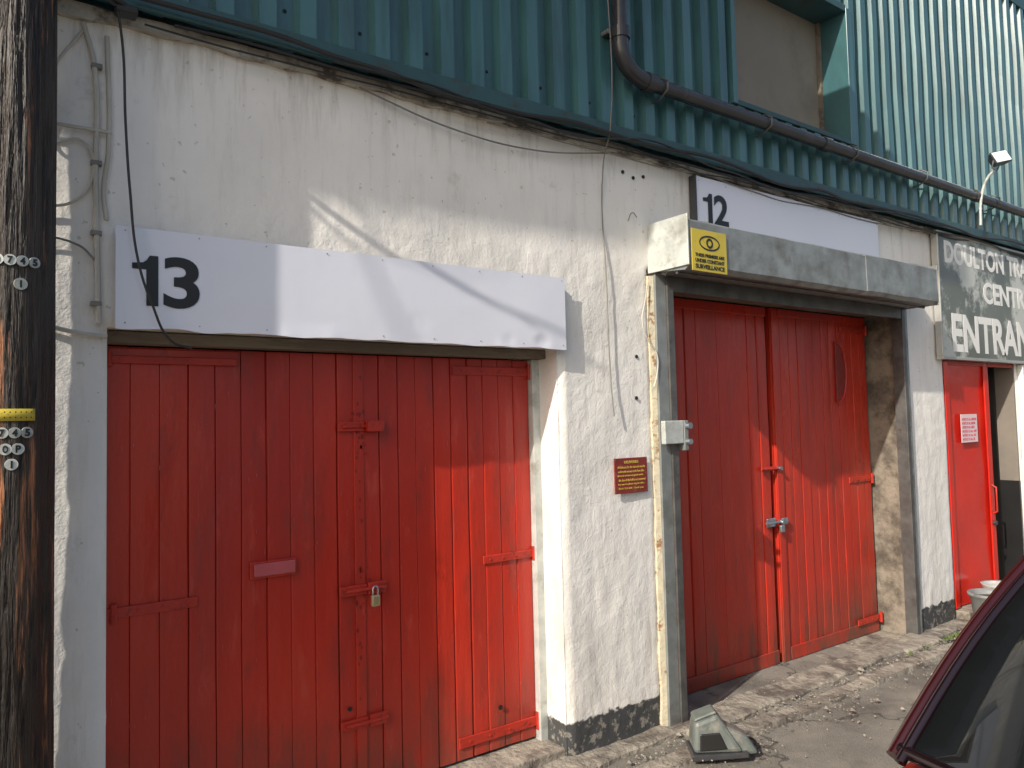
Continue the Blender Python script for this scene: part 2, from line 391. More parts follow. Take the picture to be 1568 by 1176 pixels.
strap('hinge_top_left',.40,.89,1.875,.190,D,.03,.42)
strap('hinge_top_right',1.93,2.39,1.865,.2,D,.045,2.40)
strap('hinge_mid_left',.40,.74,.925,.2,D,.04,.44)
strap('hinge_mid_right',2.09,2.40,.917,.2,D,.04,2.405)
strap('hinge_low_right',1.93,2.40,.06,.2,D,.05,2.405)
box('letter_flap',.94,1.135,.183,.193,.98,1.05,'red_old',D,.003)
box('letter_flap_face',.955,1.128,.174,.182,.99,1.042,'pink',D,.004)  # pink colour stands in for sun reflecting off the flap
def hasp(z,D,x0=1.325,x1=1.545):
    box('hasp_plate_%d'%(z*100),x0,x1-.09,.176,.187,z-.022,z+.022,'red_old',D,.003)
    box('hasp_keeper_%d'%(z*100),x1-.085,x1,.172,.187,z-.026,z+.026,'red_old',D,.003)
    cyl('hasp_bar_%d'%(z*100),(x0+.02,.170,z),.008,x1-x0-.02,'x','red_old',D,10)
hasp(1.60,D);hasp(.872,D);hasp(.29,D)
box('hasp_tongue',1.455,1.535,.140,.172,1.575,1.622,'red_old',D,.004)
box('padlock_body',1.462,1.502,.140,.160,.795,.845,'brass',D,.006)
tube('padlock_shackle',[(1.470,.150,.84),(1.470,.150,.872),(1.476,.150,.884),(1.488,.150,.884),(1.494,.150,.872),(1.494,.150,.84)],.0042,'chrome',D,8)
cyl('lock_hole',(2.17,.184,.18),.012,.004,'y','black',D,16)
cyl('lock_hole_2',(1.37,.184,.36),.010,.004,'y','black',D,16)
v=[];f=[]
for k in range(60):
    x=random.gauss(1.43,.018);z=random.choice([random.gauss(.87,.12),random.uniform(.0,1.9),random.gauss(1.58,.08)]);r=random.uniform(.002,.008);b=len(v);m=8
    if z>1.9 or z<0: continue
    for q in range(m):
        t=2*math.pi*q/m;s=random.uniform(.5,1.2);v.append((x+r*s*math.cos(t),.1868,z+r*1.8*s*math.sin(t)))
    f.append(tuple(range(b,b+m)))
obj('worn_patches',v,f,'red_dark',D)

E=empty('garage_door.001')
y=.29
planks('left_leaf_b',3.20,4.585,y,-.115,2.375,E,.105)
planks('right_leaf_b',4.63,5.88,y-.01,-.115,2.375,E,.105)
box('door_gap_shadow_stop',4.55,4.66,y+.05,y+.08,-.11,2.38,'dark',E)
batten('meeting_board',4.632,4.70,-.115,2.36,y-.012,E,.012)
batten('bottom_rail_left',3.25,4.583,-.11,-.02,y,E,.016)
batten('bottom_rail_right',4.71,5.87,-.11,-.02,y-.01,E,.016)
batten('top_rail_left',3.2,4.583,2.31,2.374,y,E,.012)
batten('top_rail_right',4.71,5.87,2.32,2.374,y-.01,E,.012)
strap('hinge_mid_right_b',5.55,5.86,1.09,y-.01,E,.045,5.87)
strap('hinge_top_right_b',5.50,5.86,2.27,y-.01,E,.045,5.87)
strap('hinge_low_right_b',5.55,5.86,.0,y-.03,E,.045,5.87)
strap('bolt_upper',4.46,4.62,1.235,y-.01,E,.03)
cyl('bolt_upper_bar',(4.44,y-.032,1.235),.008,.22,'x','red_old',E,10)
for i,z in enumerate((1.235,.86)):
    cyl('bolt_end_%d'%i,(4.64,y-.055,z),.014,.035,'y','chrome',E,12)
box('slide_bolt_plate',4.50,4.60,y-.02,y-.008,.83,.89,'chrome',E,.003)
cyl('slide_bolt_bar',(4.47,y-.035,.862),.010,.24,'x','chrome',E,12)
box('slide_bolt_keep',4.64,4.70,y-.048,y-.028,.84,.885,'chrome',E,.003)
box('zinc_padlock',4.60,4.645,y-.06,y-.04,.79,.84,'chrome',E,.006)
# dark red half-moon and rim, standing in for a curved shadow on the leaf
hp=[(5.42+.13*math.sin(math.pi*i/20),1.93+.235*math.cos(math.pi*i/20)) for i in range(21)]
nn=len(hp)
obj('half_moon_shadow',[(a,y-.030,b) for a,b in hp]+[(a,y-.012,b) for a,b in hp],[tuple(range(nn))]+[(i,(i+1)%nn,nn+(i+1)%nn,nn+i) for i in range(nn)],'red_dark',E,bevel=.003)
tube('half_moon_shadow_rim',[(a,y-.032,b) for a,b in hp],.008,'red_old',E,8)

G=empty('entrance_door')
v=[];f=[]
for i in range(17):
    for j in range(31):
        x=6.58+.80*i/16;z=-.01+2.04*j/30
        v.append((x,.020+.012*N(x,4,z,1.8,2),z))
for i in range(16):
    for j in range(30):
        a=i*31+j;f.append((a,a+31,a+32,a+1))
obj('leaf',v,f,'red_new',G,smooth=True)
box('leaf_back',6.58,7.38,.04,.07,-.01,2.03,'red_new',G)
for nm,a in (('stile_left',6.58),('stile_right',7.31)):box(nm,a,a+.07,-.002,.009,-.01,2.03,'red_new',G,.003)
box('closing_edge',7.381,7.40,.0,.08,-.01,2.03,'red_old',G,.003)
cyl('lock_boss',(7.34,-.03,.62),.02,.03,'y','pipe',G,16)
tube('pull_handle',[(7.35,-.0,.95),(7.35,-.035,.93),(7.35,-.035,.72),(7.35,-.0,.70)],.008,'red_old',G,8)
box('notice_paper',6.83,7.13,-.002,.001,1.34,1.58,'paper',G)
for i in range(6):
    zz=1.54-i*.034
    text('notice_line_%d'%i,'NOTICE TO ALL VISITORS'[:22-i],6.85,7.11-.02*(i%3),zz-.012,zz+.008,-.0025,'pinkink',G,.0)
box('overhead_trim',6.57,7.95,.0,.04,2.0,2.035,'red_old',G,.004)

# ------------------------------------------------------------ signs
def panel(name,x0,x1,z0,z1,y,parent,mat='signw',bul=.003,curl=.010,dents=()):
    nx,nz=150,26;v=[];f=[]
    for i in range(nx+1):
        for j in range(nz+1):
            x=x0+(x1-x0)*i/nx;t=j/nz;z=z0+(z1-z0)*t
            yy=y-bul*(1+.6*N(x,0,z,2.0,2))-curl*max(0,.16-t)*max(0,N(x,3,0,3.5,3))*7
            for (dx,dz,r,a) in dents:
                q=((x-dx)**2+((z-dz)*1.4)**2)/(r*r);yy-=a*math.exp(-q)*math.cos(2.2*math.sqrt(q)+dx)
            zz=z+(.008*N(x,6,0,6,2) if j==0 else 0)
            v.append((x,yy,zz))
    for i in range(nx):
        for j in range(nz):
            a=i*(nz+1)+j;f.append((a,a+nz+1,a+nz+2,a+1))
    o=obj(name,v,f,mat,parent,smooth=True)
    s=o.modifiers.new('s','SOLIDIFY');s.thickness=.002;s.offset=1
    s=o.modifiers.new('e','EDGE_SPLIT');s.split_angle=math.radians(40)
    return o
S13=empty('number_sign')
panel('face',.41,2.46,1.965,2.33,-.05,S13,dents=[(.77,2.14,.035,.0025),(.80,2.02,.04,.002),(1.62,2.06,.05,.0016),(1.9,2.22,.07,.0010),(2.31,2.0,.05,.0045),(2.1,2.0,.04,.0025),(.6,1.99,.05,.002)])
box('top_batten',.43,2.44,-.042,-.014,2.28,2.32,'wood',S13)
box('bottom_batten',.43,2.44,-.040,-.014,1.985,2.03,'wood',S13)
digit_one('numeral_one',.462,.548,2.05,2.232,-.0575,'black',S13)
text('numeral_three','3',.565,.69,2.046,2.236,-.0575,'black',S13,.024)
for i in range(9):
    for z in (1.985,2.315):cyl('screw_%d_%d'%(i,z*10),(.44+i*.25,-.0575,z),.0025,.004,'y','galv',S13,8)
S12=empty('number_sign.001')
panel('face_b',3.49,5.54,2.70,3.045,-.05,S12,curl=0)
box('top_batten_b',3.51,5.52,-.044,-.014,2.98,3.03,'wood',S12)
box('edge_trim',3.482,3.489,-.066,-.014,2.70,3.046,'pipe',S12)
digit_one('numeral_one_b',3.552,3.635,2.765,2.952,-.0575,'black',S12)
text('numeral_two','2',3.65,3.785,2.765,2.956,-.0575,'black',S12,.024)
for i in range(9):cyl('screw_b%d'%i,(3.52+i*.25,-.0575,3.02),.0025,.004,'y','galv',S12,8)
SE=empty('entrance_sign')
box('board',6.44,9.2,-.06,-.03,2.06,3.08,'signgrey',SE)
for a in ((6.42,9.22,2.035,2.06),(6.42,9.22,3.08,3.10)):box('frame_h%.0f'%(a[2]*100),a[0],a[1],-.075,-.02,a[2],a[3],'signframe',SE,.003)
box('frame_l',6.42,6.44,-.074,-.021,2.061,3.079,'signframe',SE,.003)
text('line_1','DOULTON TRADE',6.56,8.50,2.845,3.035,-.0605,'whitetxt',SE,.03)
text('line_2','CENTRE',7.25,8.25,2.55,2.745,-.0605,'whitetxt',SE,.03)
text('line_3','ENTRANCE',6.63,8.70,2.10,2.43,-.0605,'whitetxt',SE,.03)
SS=empty('surveillance_warning_sign')
box('plate',3.14,3.43,-.312,-.308,2.395,2.625,'yellow',SS,.002)
def ring(name,cx,cz,rx,rz,t,y,mat,parent,n=40):
    v=[];f=[]
    for i in range(n):
        a=2*math.pi*i/n
        v+=[(cx+rx*math.cos(a),y,cz+rz*math.sin(a)),(cx+(rx-t)*math.cos(a),y,cz+(rz-t)*math.sin(a))]
    for i in range(n):
        j=(i+1)%n;f.append((2*i,2*j,2*j+1,2*i+1))
    obj(name,v,f,mat,parent)
ring('eye_outline',3.285,2.555,.085,.042,.009,-.3135,'black',SS)
ring('iris',3.285,2.555,.028,.028,.012,-.3140,'black',SS)
text('warn_1','THESE PREMISES ARE',3.165,3.405,2.475,2.493,-.3125,'black',SS,.02)
text('warn_2','UNDER CONSTANT',3.165,3.405,2.444,2.464,-.3125,'black',SS,.02)
text('warn_3','SURVEILLANCE',3.165,3.405,2.410,2.434,-.3125,'black',SS,.02)
SP=empty('deliveries_plaque')
box('plate_b',2.795,3.04,-.028,-.020,1.205,1.395,'plaque',SP,.002)
text('title','DELIVERIES',2.865,2.97,1.365,1.380,-.0285,'gold',SP,.02)
for i,s in enumerate(['All deliveries for the main unit must be','made to the entrance at the front office','please do not leave any goods outside','this door if the bell is not answered','Any queries please ring the office','0121 555 010  Thank you']):
    z=1.345-i*.023
    text('line_%d'%i,s,2.815+.005*(i%2),3.02-.008*(i%3),z-.006,z+.007,-.0285,'gold',SP,.0)
for i,(a,b) in enumerate(((2.803,1.387),(3.032,1.387),(2.803,1.213),(3.032,1.213))):cyl('plaque_screw_%d'%i,(a,-.031,b),.004,.004,'y','steel_dark',SP,8)

# ------------------------------------------------------------ roller shutter box
R=empty('roller_shutter_box')
prof=[(-.006,2.70),(-.27,2.685),(-.30,2.668),(-.30,2.43),(-.27,2.405),(-.02,2.43)]
def extr(name,prof,x0,x1,mat,parent,nseg=1,warp=0,caps=True):
    v=[];f=[];n=len(prof)
    for i in range(nseg+1):
        x=x0+(x1-x0)*i/nseg
        for k,(yy,z) in enumerate(prof):v.append((x,yy+warp*N(x,k,0,2,2),z+warp*N(x,k+5,0,2,2)))
    for i in range(nseg):
        for k in range(n):
            a=i*n+k;b=i*n+(k+1)%n;f.append((a,b,b+n,a+n))
    if caps:f+= [tuple(range(n)),tuple(range(nseg*n,nseg*n+n))]
    return obj(name,v,f,mat,parent)
extr('casing_left_part',prof,3.13,4.95,'galv',R,24,.006)
extr('casing_right_part',[(a-.004 if a<-.1 else a,z+.003) for a,z in prof],4.90,5.885,'galv',R,16,.008)
box('end_plate',3.118,3.129,-.305,-.004,2.425,2.705,'galv_white',R,.003)
box('end_plate_right',5.886,5.893,-.305,-.004,2.405,2.705,'galv',R,.003)
tube('bottom_lip',[(3.14,-.20,2.40),(3.7,-.21,2.398),(4.5,-.2,2.404),(5.88,-.2,2.398)],.008,'steel_dark',R)
cyl('shutter_roll',(3.15,-.10,2.44),.035,2.7,'x','steel_dark',R)
box('shutter_bottom_bar',3.24,5.83,-.05,-.02,2.33,2.42,'steel_dark',R,.004)
extr('guide_rail_left',[(-.045,-.1),(-.045,2.42),(.03,2.42),(.03,-.1)],3.135,3.214,'galv',R)
extr('guide_rail_left_lip',[(-.06,-.1),(-.06,2.41),(-.046,2.41),(-.046,-.1)],3.215,3.262,'steel_dark',R)
v=[];f=[]
for j in range(101):
    z=-.09+2.5*j/100;w=.008*N(1,2,z,5,3)
    v+=[(3.103+w,-.018,z),(3.134,-.03,z),(3.134,.0,z),(3.103+w,.0,z)]
for j in range(100):
    for k in range(4):
        a=j*4+k;b=j*4+(k+1)%4;f.append((a,b,b+4,a+4))
obj('guide_packer',v,f,'cream',R)
box('guide_rail_right',5.86,5.905,-.04,.05,-.1,2.42,'steel_dark',R,.003)
box('guide_rail_right_edge',5.906,5.945,-.035,.02,-.1,2.42,'galv',R,.003)
box('lock_bracket',3.12,3.27,-.095,-.062,1.46,1.59,'galv_white',R,.005)
box('lock_bracket_side',3.272,3.305,-.10,-.03,1.42,1.59,'galv',R,.004)
cyl('lock_bracket_bolt',(3.29,-.13,1.56),.018,.05,'y','chrome',R,12)
cyl('lock_bracket_bolt_low',(3.29,-.13,1.47),.016,.05,'y','chrome',R,12)

# ------------------------------------------------------------ drainpipe
P=empty('drainpipe')
tube('downpipe',[(2.84,-.125,5.6),(2.84,-.125,3.70)],.042,'pipe',P,16)
el=[(2.84,-.125,3.70),(2.84,-.125,3.62),(2.865,-.125,3.55),(2.92,-.125,3.50),(2.99,-.125,3.475),(3.05,-.125,3.47)]
tube('elbow',el,.047,'pipe',P,16,sub=8)
tube('horizontal_run',[(3.03,-.125,3.47),(5.0,-.128,3.462),(7.5,-.125,3.455),(13.5,-.125,3.44)],.040,'pipe',P,16)
cyl('collar_top',(2.84,-.125,3.66),.054,.06,'z','pipe',P)
cyl('collar_elbow',(3.02,-.125,3.47),.053,.06,'x','pipe',P)
for i,x in enumerate((4.72,7.0,9.2)):cyl('joint_%d'%i,(x,-.127,3.462),.048,.08,'x','pipe',P)
for i,x in enumerate((3.15,4.1,5.1,6.1,7.4,8.6)):
    tube('bracket_%d'%i,[(x,-.03,3.40),(x,-.11,3.405),(x,-.173,3.44),(x,-.176,3.49),(x,-.13,3.52),(x,-.03,3.53)],.006,'steel_dark',P,6)
box('wall_clip',2.78,2.90,-.08,-.06,3.68,3.71,'pipe',P,.003)
cyl('clip_boss',(2.77,-.11,3.695),.012,.05,'y','galv',P,10)

# ------------------------------------------------------------ cables
C=empty('wall_cables')
def draped(name,x0,x1,z,y,amp,r,mat,seed):
    pts=[];n=int((x1-x0)/.25)
    for i in range(n+1):
        x=x0+(x1-x0)*i/n
        pts.append((x,y+.01*N(x,seed,0,1.5,2),z+amp*N(x,seed+3,0,.9,3)))
    tube(name,pts,r,mat,C,8,sub=4)
draped('main_cable',.45,13,3.120,-.12,.055,.010,'cable',1)
draped('second_cable',.6,9,3.085,-.08,.04,.007,'cable',5)
draped('third_cable',2.0,5.9,3.04,-.06,.05,.004,'gcable',8)
draped('fourth_cable',.5,7,3.065,-.07,.03,.004,'cable',19)
draped('fifth_cable',1.2,6.4,3.105,-.13,.07,.005,'cable',31)
draped('pale_cable',-.8,.4,2.66,-.03,.01,.007,'wcable',11)
tube('black_drop_cable',[(.40,-.12,3.12),(.425,-.10,2.95),(.435,-.09,2.7),(.45,-.09,2.45),(.475,-.10,2.2),(.52,-.10,2.05),(.585,-.085,1.925),(.66,-.06,1.90)],.0045,'cable',C,8,sub=8)
tube('overhead_lead',[(-.2,-.9,3.9),(.1,-.5,3.35),(.30,-.2,3.13),(.43,-.12,3.10)],.010,'cable',C,8,sub=8)
tube('overhead_lead_2',[(-.2,-.8,3.75),(.15,-.4,3.28),(.36,-.15,3.10),(.44,-.10,3.09)],.007,'cable',C,8,sub=8)
box('cable_gland',.40,.47,-.13,-.07,3.075,3.105,'cable',C,.006)
tube('white_conduit',[(.31,-.02,3.05),(.345,-.026,2.9),(.35,-.026,2.5),(.357,-.026,2.2),(.362,-.026,1.98)],.009,'wcable',C,8,sub=4)
tube('white_conduit_b',[(.385,-.02,3.02),(.39,-.026,2.6),(.375,-.026,2.45),(.385,-.026,2.35)],.008,'wcable',C,8,sub=4)
tube('white_loop',[(.31,-.02,3.02),(.22,-.026,2.85),(.20,-.026,2.6),(.31,-.026,2.62),(.34,-.026,2.5),(.28,-.026,2.40),(.16,-.024,2.37)],.005,'wcable',C,8,sub=8)
tube('low_conduit',[(-.5,-.02,2.02),(.15,-.02,1.975),(.30,-.026,1.945),(.388,-.026,1.935)],.008,'wcable',C,8,sub=6)
tube('low_conduit_b',[(-.5,-.02,2.28),(.12,-.022,2.27),(.30,-.026,2.25),(.352,-.026,2.20)],.004,'gcable',C,8,sub=6)
for i,z in enumerate((2.9,2.55,2.3,2.05)):box('conduit_clip_%d'%i,.335,.37,-.036,-.01,z-.008,z+.008,'gcable',C,.002)
tube('sagging_wire',[(1.35,-.04,3.06),(1.8,-.04,2.98),(2.3,-.04,2.97),(2.82,-.05,3.05)],.004,'gcable',C,6,sub=8)
tube('hanging_wire',[(2.72,-.14,5.4),(2.74,-.13,4.2),(2.76,-.11,3.15),(2.77,-.04,3.0),(2.775,-.03,2.3),(2.785,-.03,1.8),(2.79,-.04,1.62)],.0035,'gcable',C,6,sub=6)
tube('bracket_wire',[(3.09,-.03,2.37),(3.06,-.03,2.25),(3.03,-.035,2.15),(3.06,-.04,2.05),(3.12,-.05,1.97),(3.115,-.05,1.84),(3.09,-.05,1.78)],.004,'wcable',C,6,sub=8)
tube('short_wire',[(3.02,-.03,2.73),(2.98,-.035,2.75),(2.95,-.03,2.70)],.003,'gcable',C,6,sub=6)
for (x,z) in [(3.02,2.96),(3.10,2.98),(3.0,1.95),(2.99,1.72),(2.94,2.98)]:
    cyl('fixing_hole',(x,-.0145,z),.010,.006,'y','dark',C,10)

# ------------------------------------------------------------ floodlight
L=empty('floodlight')
tube('post',[(7.05,-.15,3.2),(7.05,-.17,3.45),(7.05,-.23,3.60),(7.05,-.28,3.64)],.012,'galv_white',L,8,sub=6)
v=[(-.08,-.03,-.06),(.08,-.03,-.06),(-.08,-.03,.06),(.08,-.03,.06),(-.055,.05,-.04),(.055,.05,-.04),(-.055,.05,.04),(.055,.05,.04)]
rot=Matrix.Rotation(math.radians(-25),3,'X')@Matrix.Rotation(math.radians(-30),3,'Z')
obj('lamp_head',[rot@Vector(p)+Vector((7.05,-.32,3.73)) for p in v],BF,'pipe',L,bevel=.006)
obj('lamp_glass',[rot@Vector(p)+Vector((7.05,-.32,3.73)) for p in [(-.07,-.034,-.05),(.07,-.034,-.05),(.07,-.034,.05),(-.07,-.034,.05)]],[(0,1,2,3)],'whitetxt',L)
tube('yoke',[(6.98,-.31,3.73),(6.98,-.29,3.65),(7.12,-.27,3.65),(7.12,-.31,3.73)],.006,'galv',L,6)

# ------------------------------------------------------------ utility pole
U=empty('utility_pole')
seg=110;nz=180;v=[];f=[];PX,PY=.085,-.195
for j in range(nz+1):
    z=-.15+8.2*j/nz;R0=.138-.004*z
    for i in range(seg):
        a=2*math.pi*i/seg
        g=N(math.cos(a)*2.6,math.sin(a)*2.6,z*.35,2.2,4)
        g2=N(math.cos(a)*5,math.sin(a)*5,z*.3+9,2.5,3)
        gr=-max(0,.12-abs(g))*.06-max(0,.08-abs(g2))*.04
        r=R0+gr+.003*N(math.cos(a),math.sin(a),z*.3,3,3)
        v.append((PX+.002*z+r*math.cos(a),PY+r*math.sin(a),z))
for j in range(nz):
    for i in range(seg):
        k=(i+1)%seg;f.append((j*seg+i,j*seg+k,(j+1)*seg+k,(j+1)*seg+i))
f.append(tuple(nz*seg+i for i in range(seg)))
obj('shaft',v,f,'pole',U,smooth=True)
def disc(ch,z,dx,r=.0165):
    R0=.143-.004*z;a=math.asin(max(-.95,min(.95,dx/R0)))
    c=Vector((PX+.002*z+R0*math.sin(a),PY-R0*math.cos(a),z))
    me=Matrix.Rotation(a,3,'Z')
    n=20;vv=[c+me@Vector((r*math.cos(2*math.pi*i/n),0,r*math.sin(2*math.pi*i/n))) for i in range(n)]
    vv+=[p+me@Vector((0,.012,0)) for p in vv]
    ff=[tuple(range(n))]+[(i,(i+1)%n,n+(i+1)%n,n+i) for i in range(n)]
    obj('tag_disc_%s'%ch,vv,ff,'galv_white',U)
    t=text('tag_char_%s'%ch,ch,-.007 if ch!='1' else -.0025,.007 if ch!='1' else .0025,-.011,.011,0,'black',U,.04)
    for q in t.data.vertices:
        q.co=c+me@(q.co+Vector((0,-.0006,0)))
for k,ch in enumerate('0745'):disc(ch,2.12,-.030+.032*k)
disc('1',2.05,.030,.018)
for k,ch in enumerate('D745'):disc(ch,1.605,-.045+.032*k)
for k,ch in enumerate('OP'):disc(ch,1.557,-.004+.032*k,.017)
disc('1',1.512,.012,.017)
v=[];f=[]
for i in range(21):
    a=-1.0+1.55*i/20
    for z in (1.64,1.676):
        R0=.1425-.004*z
        v.append((PX+.002*z+R0*math.sin(a),PY-R0*math.cos(a),z))
for i in range(20):f.append((2*i,2*i+2,2*i+3,2*i+1))
o=obj('yellow_band',v,f,'yellow',U,smooth=True);s=o.modifiers.new('s','SOLIDIFY');s.thickness=.0015
v=[];f=[]
for i in range(14):
    a=-.85+1.3*i/13
    for zc in (1.65,1.666):
        b=len(v)
        for da,dz in ((-.012,-.002),(.012,-.002),(.012,.002),(-.012,.002)):
            R0=.1455-.004*1.66;v.append((PX+.0033+R0*math.sin(a+da),PY-R0*math.cos(a+da),zc+dz))
        f.append((b,b+1,b+2,b+3))
obj('band_markings',v,f,'black',U)
OW=empty('overhead_wires')
for i,(p,q) in enumerate((((0.0,-.32,3.32),(-6,-2.5,8.0)),((0.0,-.32,3.50),(-6,-2.4,8.1)),((.02,-.33,3.9),(-9,-3.6,8.2)))):
    P0,P1=Vector(p),Vector(q)
    tube('wire_%d'%i,[P0.lerp(P1,t/10)-Vector((0,0,.25*4*(t/10)*(1-t/10))) for t in range(11)],.009,'cable',OW,8)

# ------------------------------------------------------------ ground
v=[];f=[]
gx=[-100,-40,-15,-6]+[-3+.15*i for i in range(101)]+[14,25,60,150];gy=[-150,-60,-25,-10]+[-6+.12*i for i in range(51)]+[.6,12,60,150]
for x in gx:
    for yv in gy:
        z=-.115
        if -3<=x<=12 and -6<=yv<=0:z+=.008*N(x,yv,0,.8,3)-.02*math.exp(-((yv+.42)/.12)**2)
        v.append((x,yv,z))
ny=len(gy)
for i in range(len(gx)-1):
    for j in range(ny-1):
        a=i*ny+j;f.append((a,a+ny,a+ny+1,a+1))
obj('ground',v,f,'asphalt',None,smooth=True)
v=[];f=[];n=600
for i in range(n+1):
    x=-3+15*i/n
    e=-.17-.035*N(x,3,0,2.5,5)-.03*(noise.cell(Vector((x*2.2,1,1)))-.5)
    h=-.080+.010*N(x,8,0,3,3)
    v+=[(x,.02,h),(x,-.05,h-.004+.008*N(x,2,0,9,3)),(x,e+.05,h-.004+.008*N(x,12,0,9,3)),(x,e+.012,h-.006),(x,e,h-.016),(x,e-.004,-.14)]
for i in range(n):
    for k in range(5):
        a=i*6+k;f.append((a,a+1,a+7,a+6))
obj('pavement',v,f,'concrete')
v=[];f=[]
x=-3
while x<12:
    Lk=random.uniform(.55,.95);dz=random.uniform(-.010,.006);dy=random.uniform(-.012,.012);m=8
    for s in range(m+1):
        xx=x+(Lk-.012)*s/m
        for k,(yy,zz) in enumerate(((-.24+dy,-.15),(-.245+dy,-.096+dz),(-.345+dy,-.100+dz),(-.36+dy,-.15))):
            v.append((xx,yy+.008*N(xx,k,3,8,3),zz+.005*N(xx,k+8,0,8,3)))
    b=len(v)-4*(m+1)
    for s in range(m):
        for k in range(3):
            a=b+s*4+k;f.append((a,a+4,a+5,a+1))
    f+=[(b,b+1,b+2,b+3),(b+4*m,b+4*m+1,b+4*m+2,b+4*m+3)]
    x+=Lk
obj('kerb',v,f,'concrete')
v=[];f=[]
for i in range(2200):
    x=random.uniform(1.5,8);yy=random.choice([random.gauss(-.03,.03),random.gauss(-.21,.03),random.gauss(-.42,.12),random.gauss(-.4,.3)])
    r=random.uniform(.002,.010)*(2.2 if random.random()<.05 else 1);b=len(v)
    z=-.1+r*.4
    for dx,dy,dz in ((1,0,0),(-1,0,0),(0,1,0),(0,-1,0),(0,0,.7),(0,0,-.7)):
        v.append((x+dx*r*random.uniform(.6,1.2),yy+dy*r*random.uniform(.6,1.2),z+dz*r))
    f+=[(b,b+2,b+4),(b+2,b+1,b+4),(b+1,b+3,b+4),(b+3,b,b+4),(b+2,b,b+5),(b+1,b+2,b+5),(b+3,b+1,b+5),(b,b+3,b+5)]
obj('loose_stones',v,f,'rubble')
v=[];f=[]
for c in range(9):
    cx=random.gauss(5.9,.25);cy=-.22
    for k in range(random.randint(6,14)):
        a=random.uniform(0,6.28);l=random.uniform(.012,.035);b=len(v)
        d=Vector((math.cos(a),math.sin(a)*.5,0));s=Vector((-d.y,d.x,0))*.005
        p=Vector((cx+random.gauss(0,.02),cy+random.gauss(0,.008),-.09))
        v+=[p-s,p+s,p+d*l*.6+s*1.3+Vector((0,0,l*.7)),p+d*l+Vector((0,0,l*.8))]
        f.append((b,b+1,b+2,b+3))
obj('weeds',v,f,'weeds')

# ------------------------------------------------------------ tub
T=empty('plant_tub')
def lathe(name,prof,c,mat,parent,n=36):
    v=[];f=[];m=len(prof)
    for i in range(n):
        a=2*math.pi*i/n
        for r,z in prof:v.append((c[0]+r*math.cos(a),c[1]+r*math.sin(a),c[2]+z))
    for i in range(n):
        j=(i+1)%n
        for k in range(m-1):f.append((i*m+k,j*m+k,j*m+k+1,i*m+k+1))
    return obj(name,v,f,mat,parent,smooth=True)
lathe('tub',[(0,.0),(.115,.0),(.125,.02),(.15,.22),(.165,.23),(.168,.25),(.15,.255),(.142,.23),(.13,.20),(0,.20)],(6.60,-.26,-.09),'zincpail',T)
lathe('soil_fill',[(.136,.21),(.07,.225),(0,.22)],(6.60,-.26,-.09),'soil',T)
lathe('tub_behind',[(0,.0),(.115,.0),(.125,.02),(.15,.25),(.158,.262),(.14,.255),(.10,.23),(0,.225)],(6.96,-.20,-.09),'galv_white',T)

# ------------------------------------------------------------ discarded housing
J=empty('discarded_plastic_housing')
def place(name,pts,faces,mat,bev):
    rt=Matrix.Rotation(math.radians(-38),3,'Z')@Matrix.Rotation(math.radians(-4),3,'Y')
    return obj(name,[rt@Vector((p[0],p[1],p[2]*1.15))+Vector((3.10,-.38,-.10)) for p in pts],faces,mat,J,bevel=bev)
w=.085
place('shell',[(-.12,-w,.03),(-.12,w,.03),(-.10,-w*.8,.155),(-.10,w*.8,.155),(.13,-w,.02),(.13,w,.02),(.02,-w*.75,.185),(.02,w*.75,.185)],BF,'housing',.02)
place('shell_nose',[(.08,-w*.8,.0),(.08,w*.8,.0),(.05,-w*.7,.13),(.05,w*.7,.13),(.21,-w*.7,.0),(.21,w*.7,.0),(.16,-w*.6,.075),(.16,w*.6,.075)],BF,'housing',.018)
place('base_skirt',[(-.13,-w*1.1,.0),(-.13,w*1.1,.0),(-.13,-w*1.1,.028),(-.13,w*1.1,.028),(.15,-w*1.1,.0),(.15,w*1.1,.0),(.15,-w*1.1,.022),(.15,w*1.1,.022)],BF,'pipe',.006)
place('side_recess',[(-.09,-w*1.03,.04),(-.09,-w*.9,.04),(-.08,-w*.93,.11),(-.08,-w*.8,.11),(.05,-w*1.03,.04),(.05,-w*.9,.04),(.02,-w*.93,.11),(.02,-w*.8,.11)],BF,'black',.006)
place('lid_ridge',[(-.10,-w*.7,.157),(-.10,w*.7,.157),(-.09,-w*.65,.170),(-.09,w*.65,.170),(.02,-w*.65,.186),(.02,w*.65,.186),(.01,-w*.6,.196),(.01,w*.6,.196)],BF,'housing',.006)
tube('loose_lead',[(3.2,-.42,-.08),(3.32,-.46,-.09),(3.36,-.38,-.09),(3.28,-.34,-.085),(3.18,-.36,-.08)],.006,'cable',J,8,sub=6)

# ------------------------------------------------------------ parked car (tail towards the camera)
A=empty('parked_car');CY=-2.955
st=[(1.23,.58,.86),(1.26,.70,.90),(1.32,.77,.925),(1.42,.81,.935),(1.6,.82,.94),(2.0,.825,.94),(2.8,.83,.93),(3.6,.83,.93),(4.3,.82,.95),(4.8,.80,.86),(5.15,.74,.76),(5.3,.6,.66)]
v=[];f=[];half=[(.80,.20),(.96,.24),(1,.42),(1,.62),(.985,-.10),(.955,-.03),(.80,-.002),(.4,.012),(0,.015)]
ring_n=len(half)*2-1
for x,hw,zd in st:
    row=[(x,hw*a,(b if b>=.15 else zd+b)) for a,b in half]
    full=[(x,CY+q[1],q[2]) for q in row]+[(x,CY-q[1],q[2]) for q in reversed(row[:-1])]
    v+=full
for i in range(len(st)-1):
    for k in range(ring_n):
        a=i*ring_n+k;b=i*ring_n+(k+1)%ring_n;f.append((a,b,b+ring_n,a+ring_n))
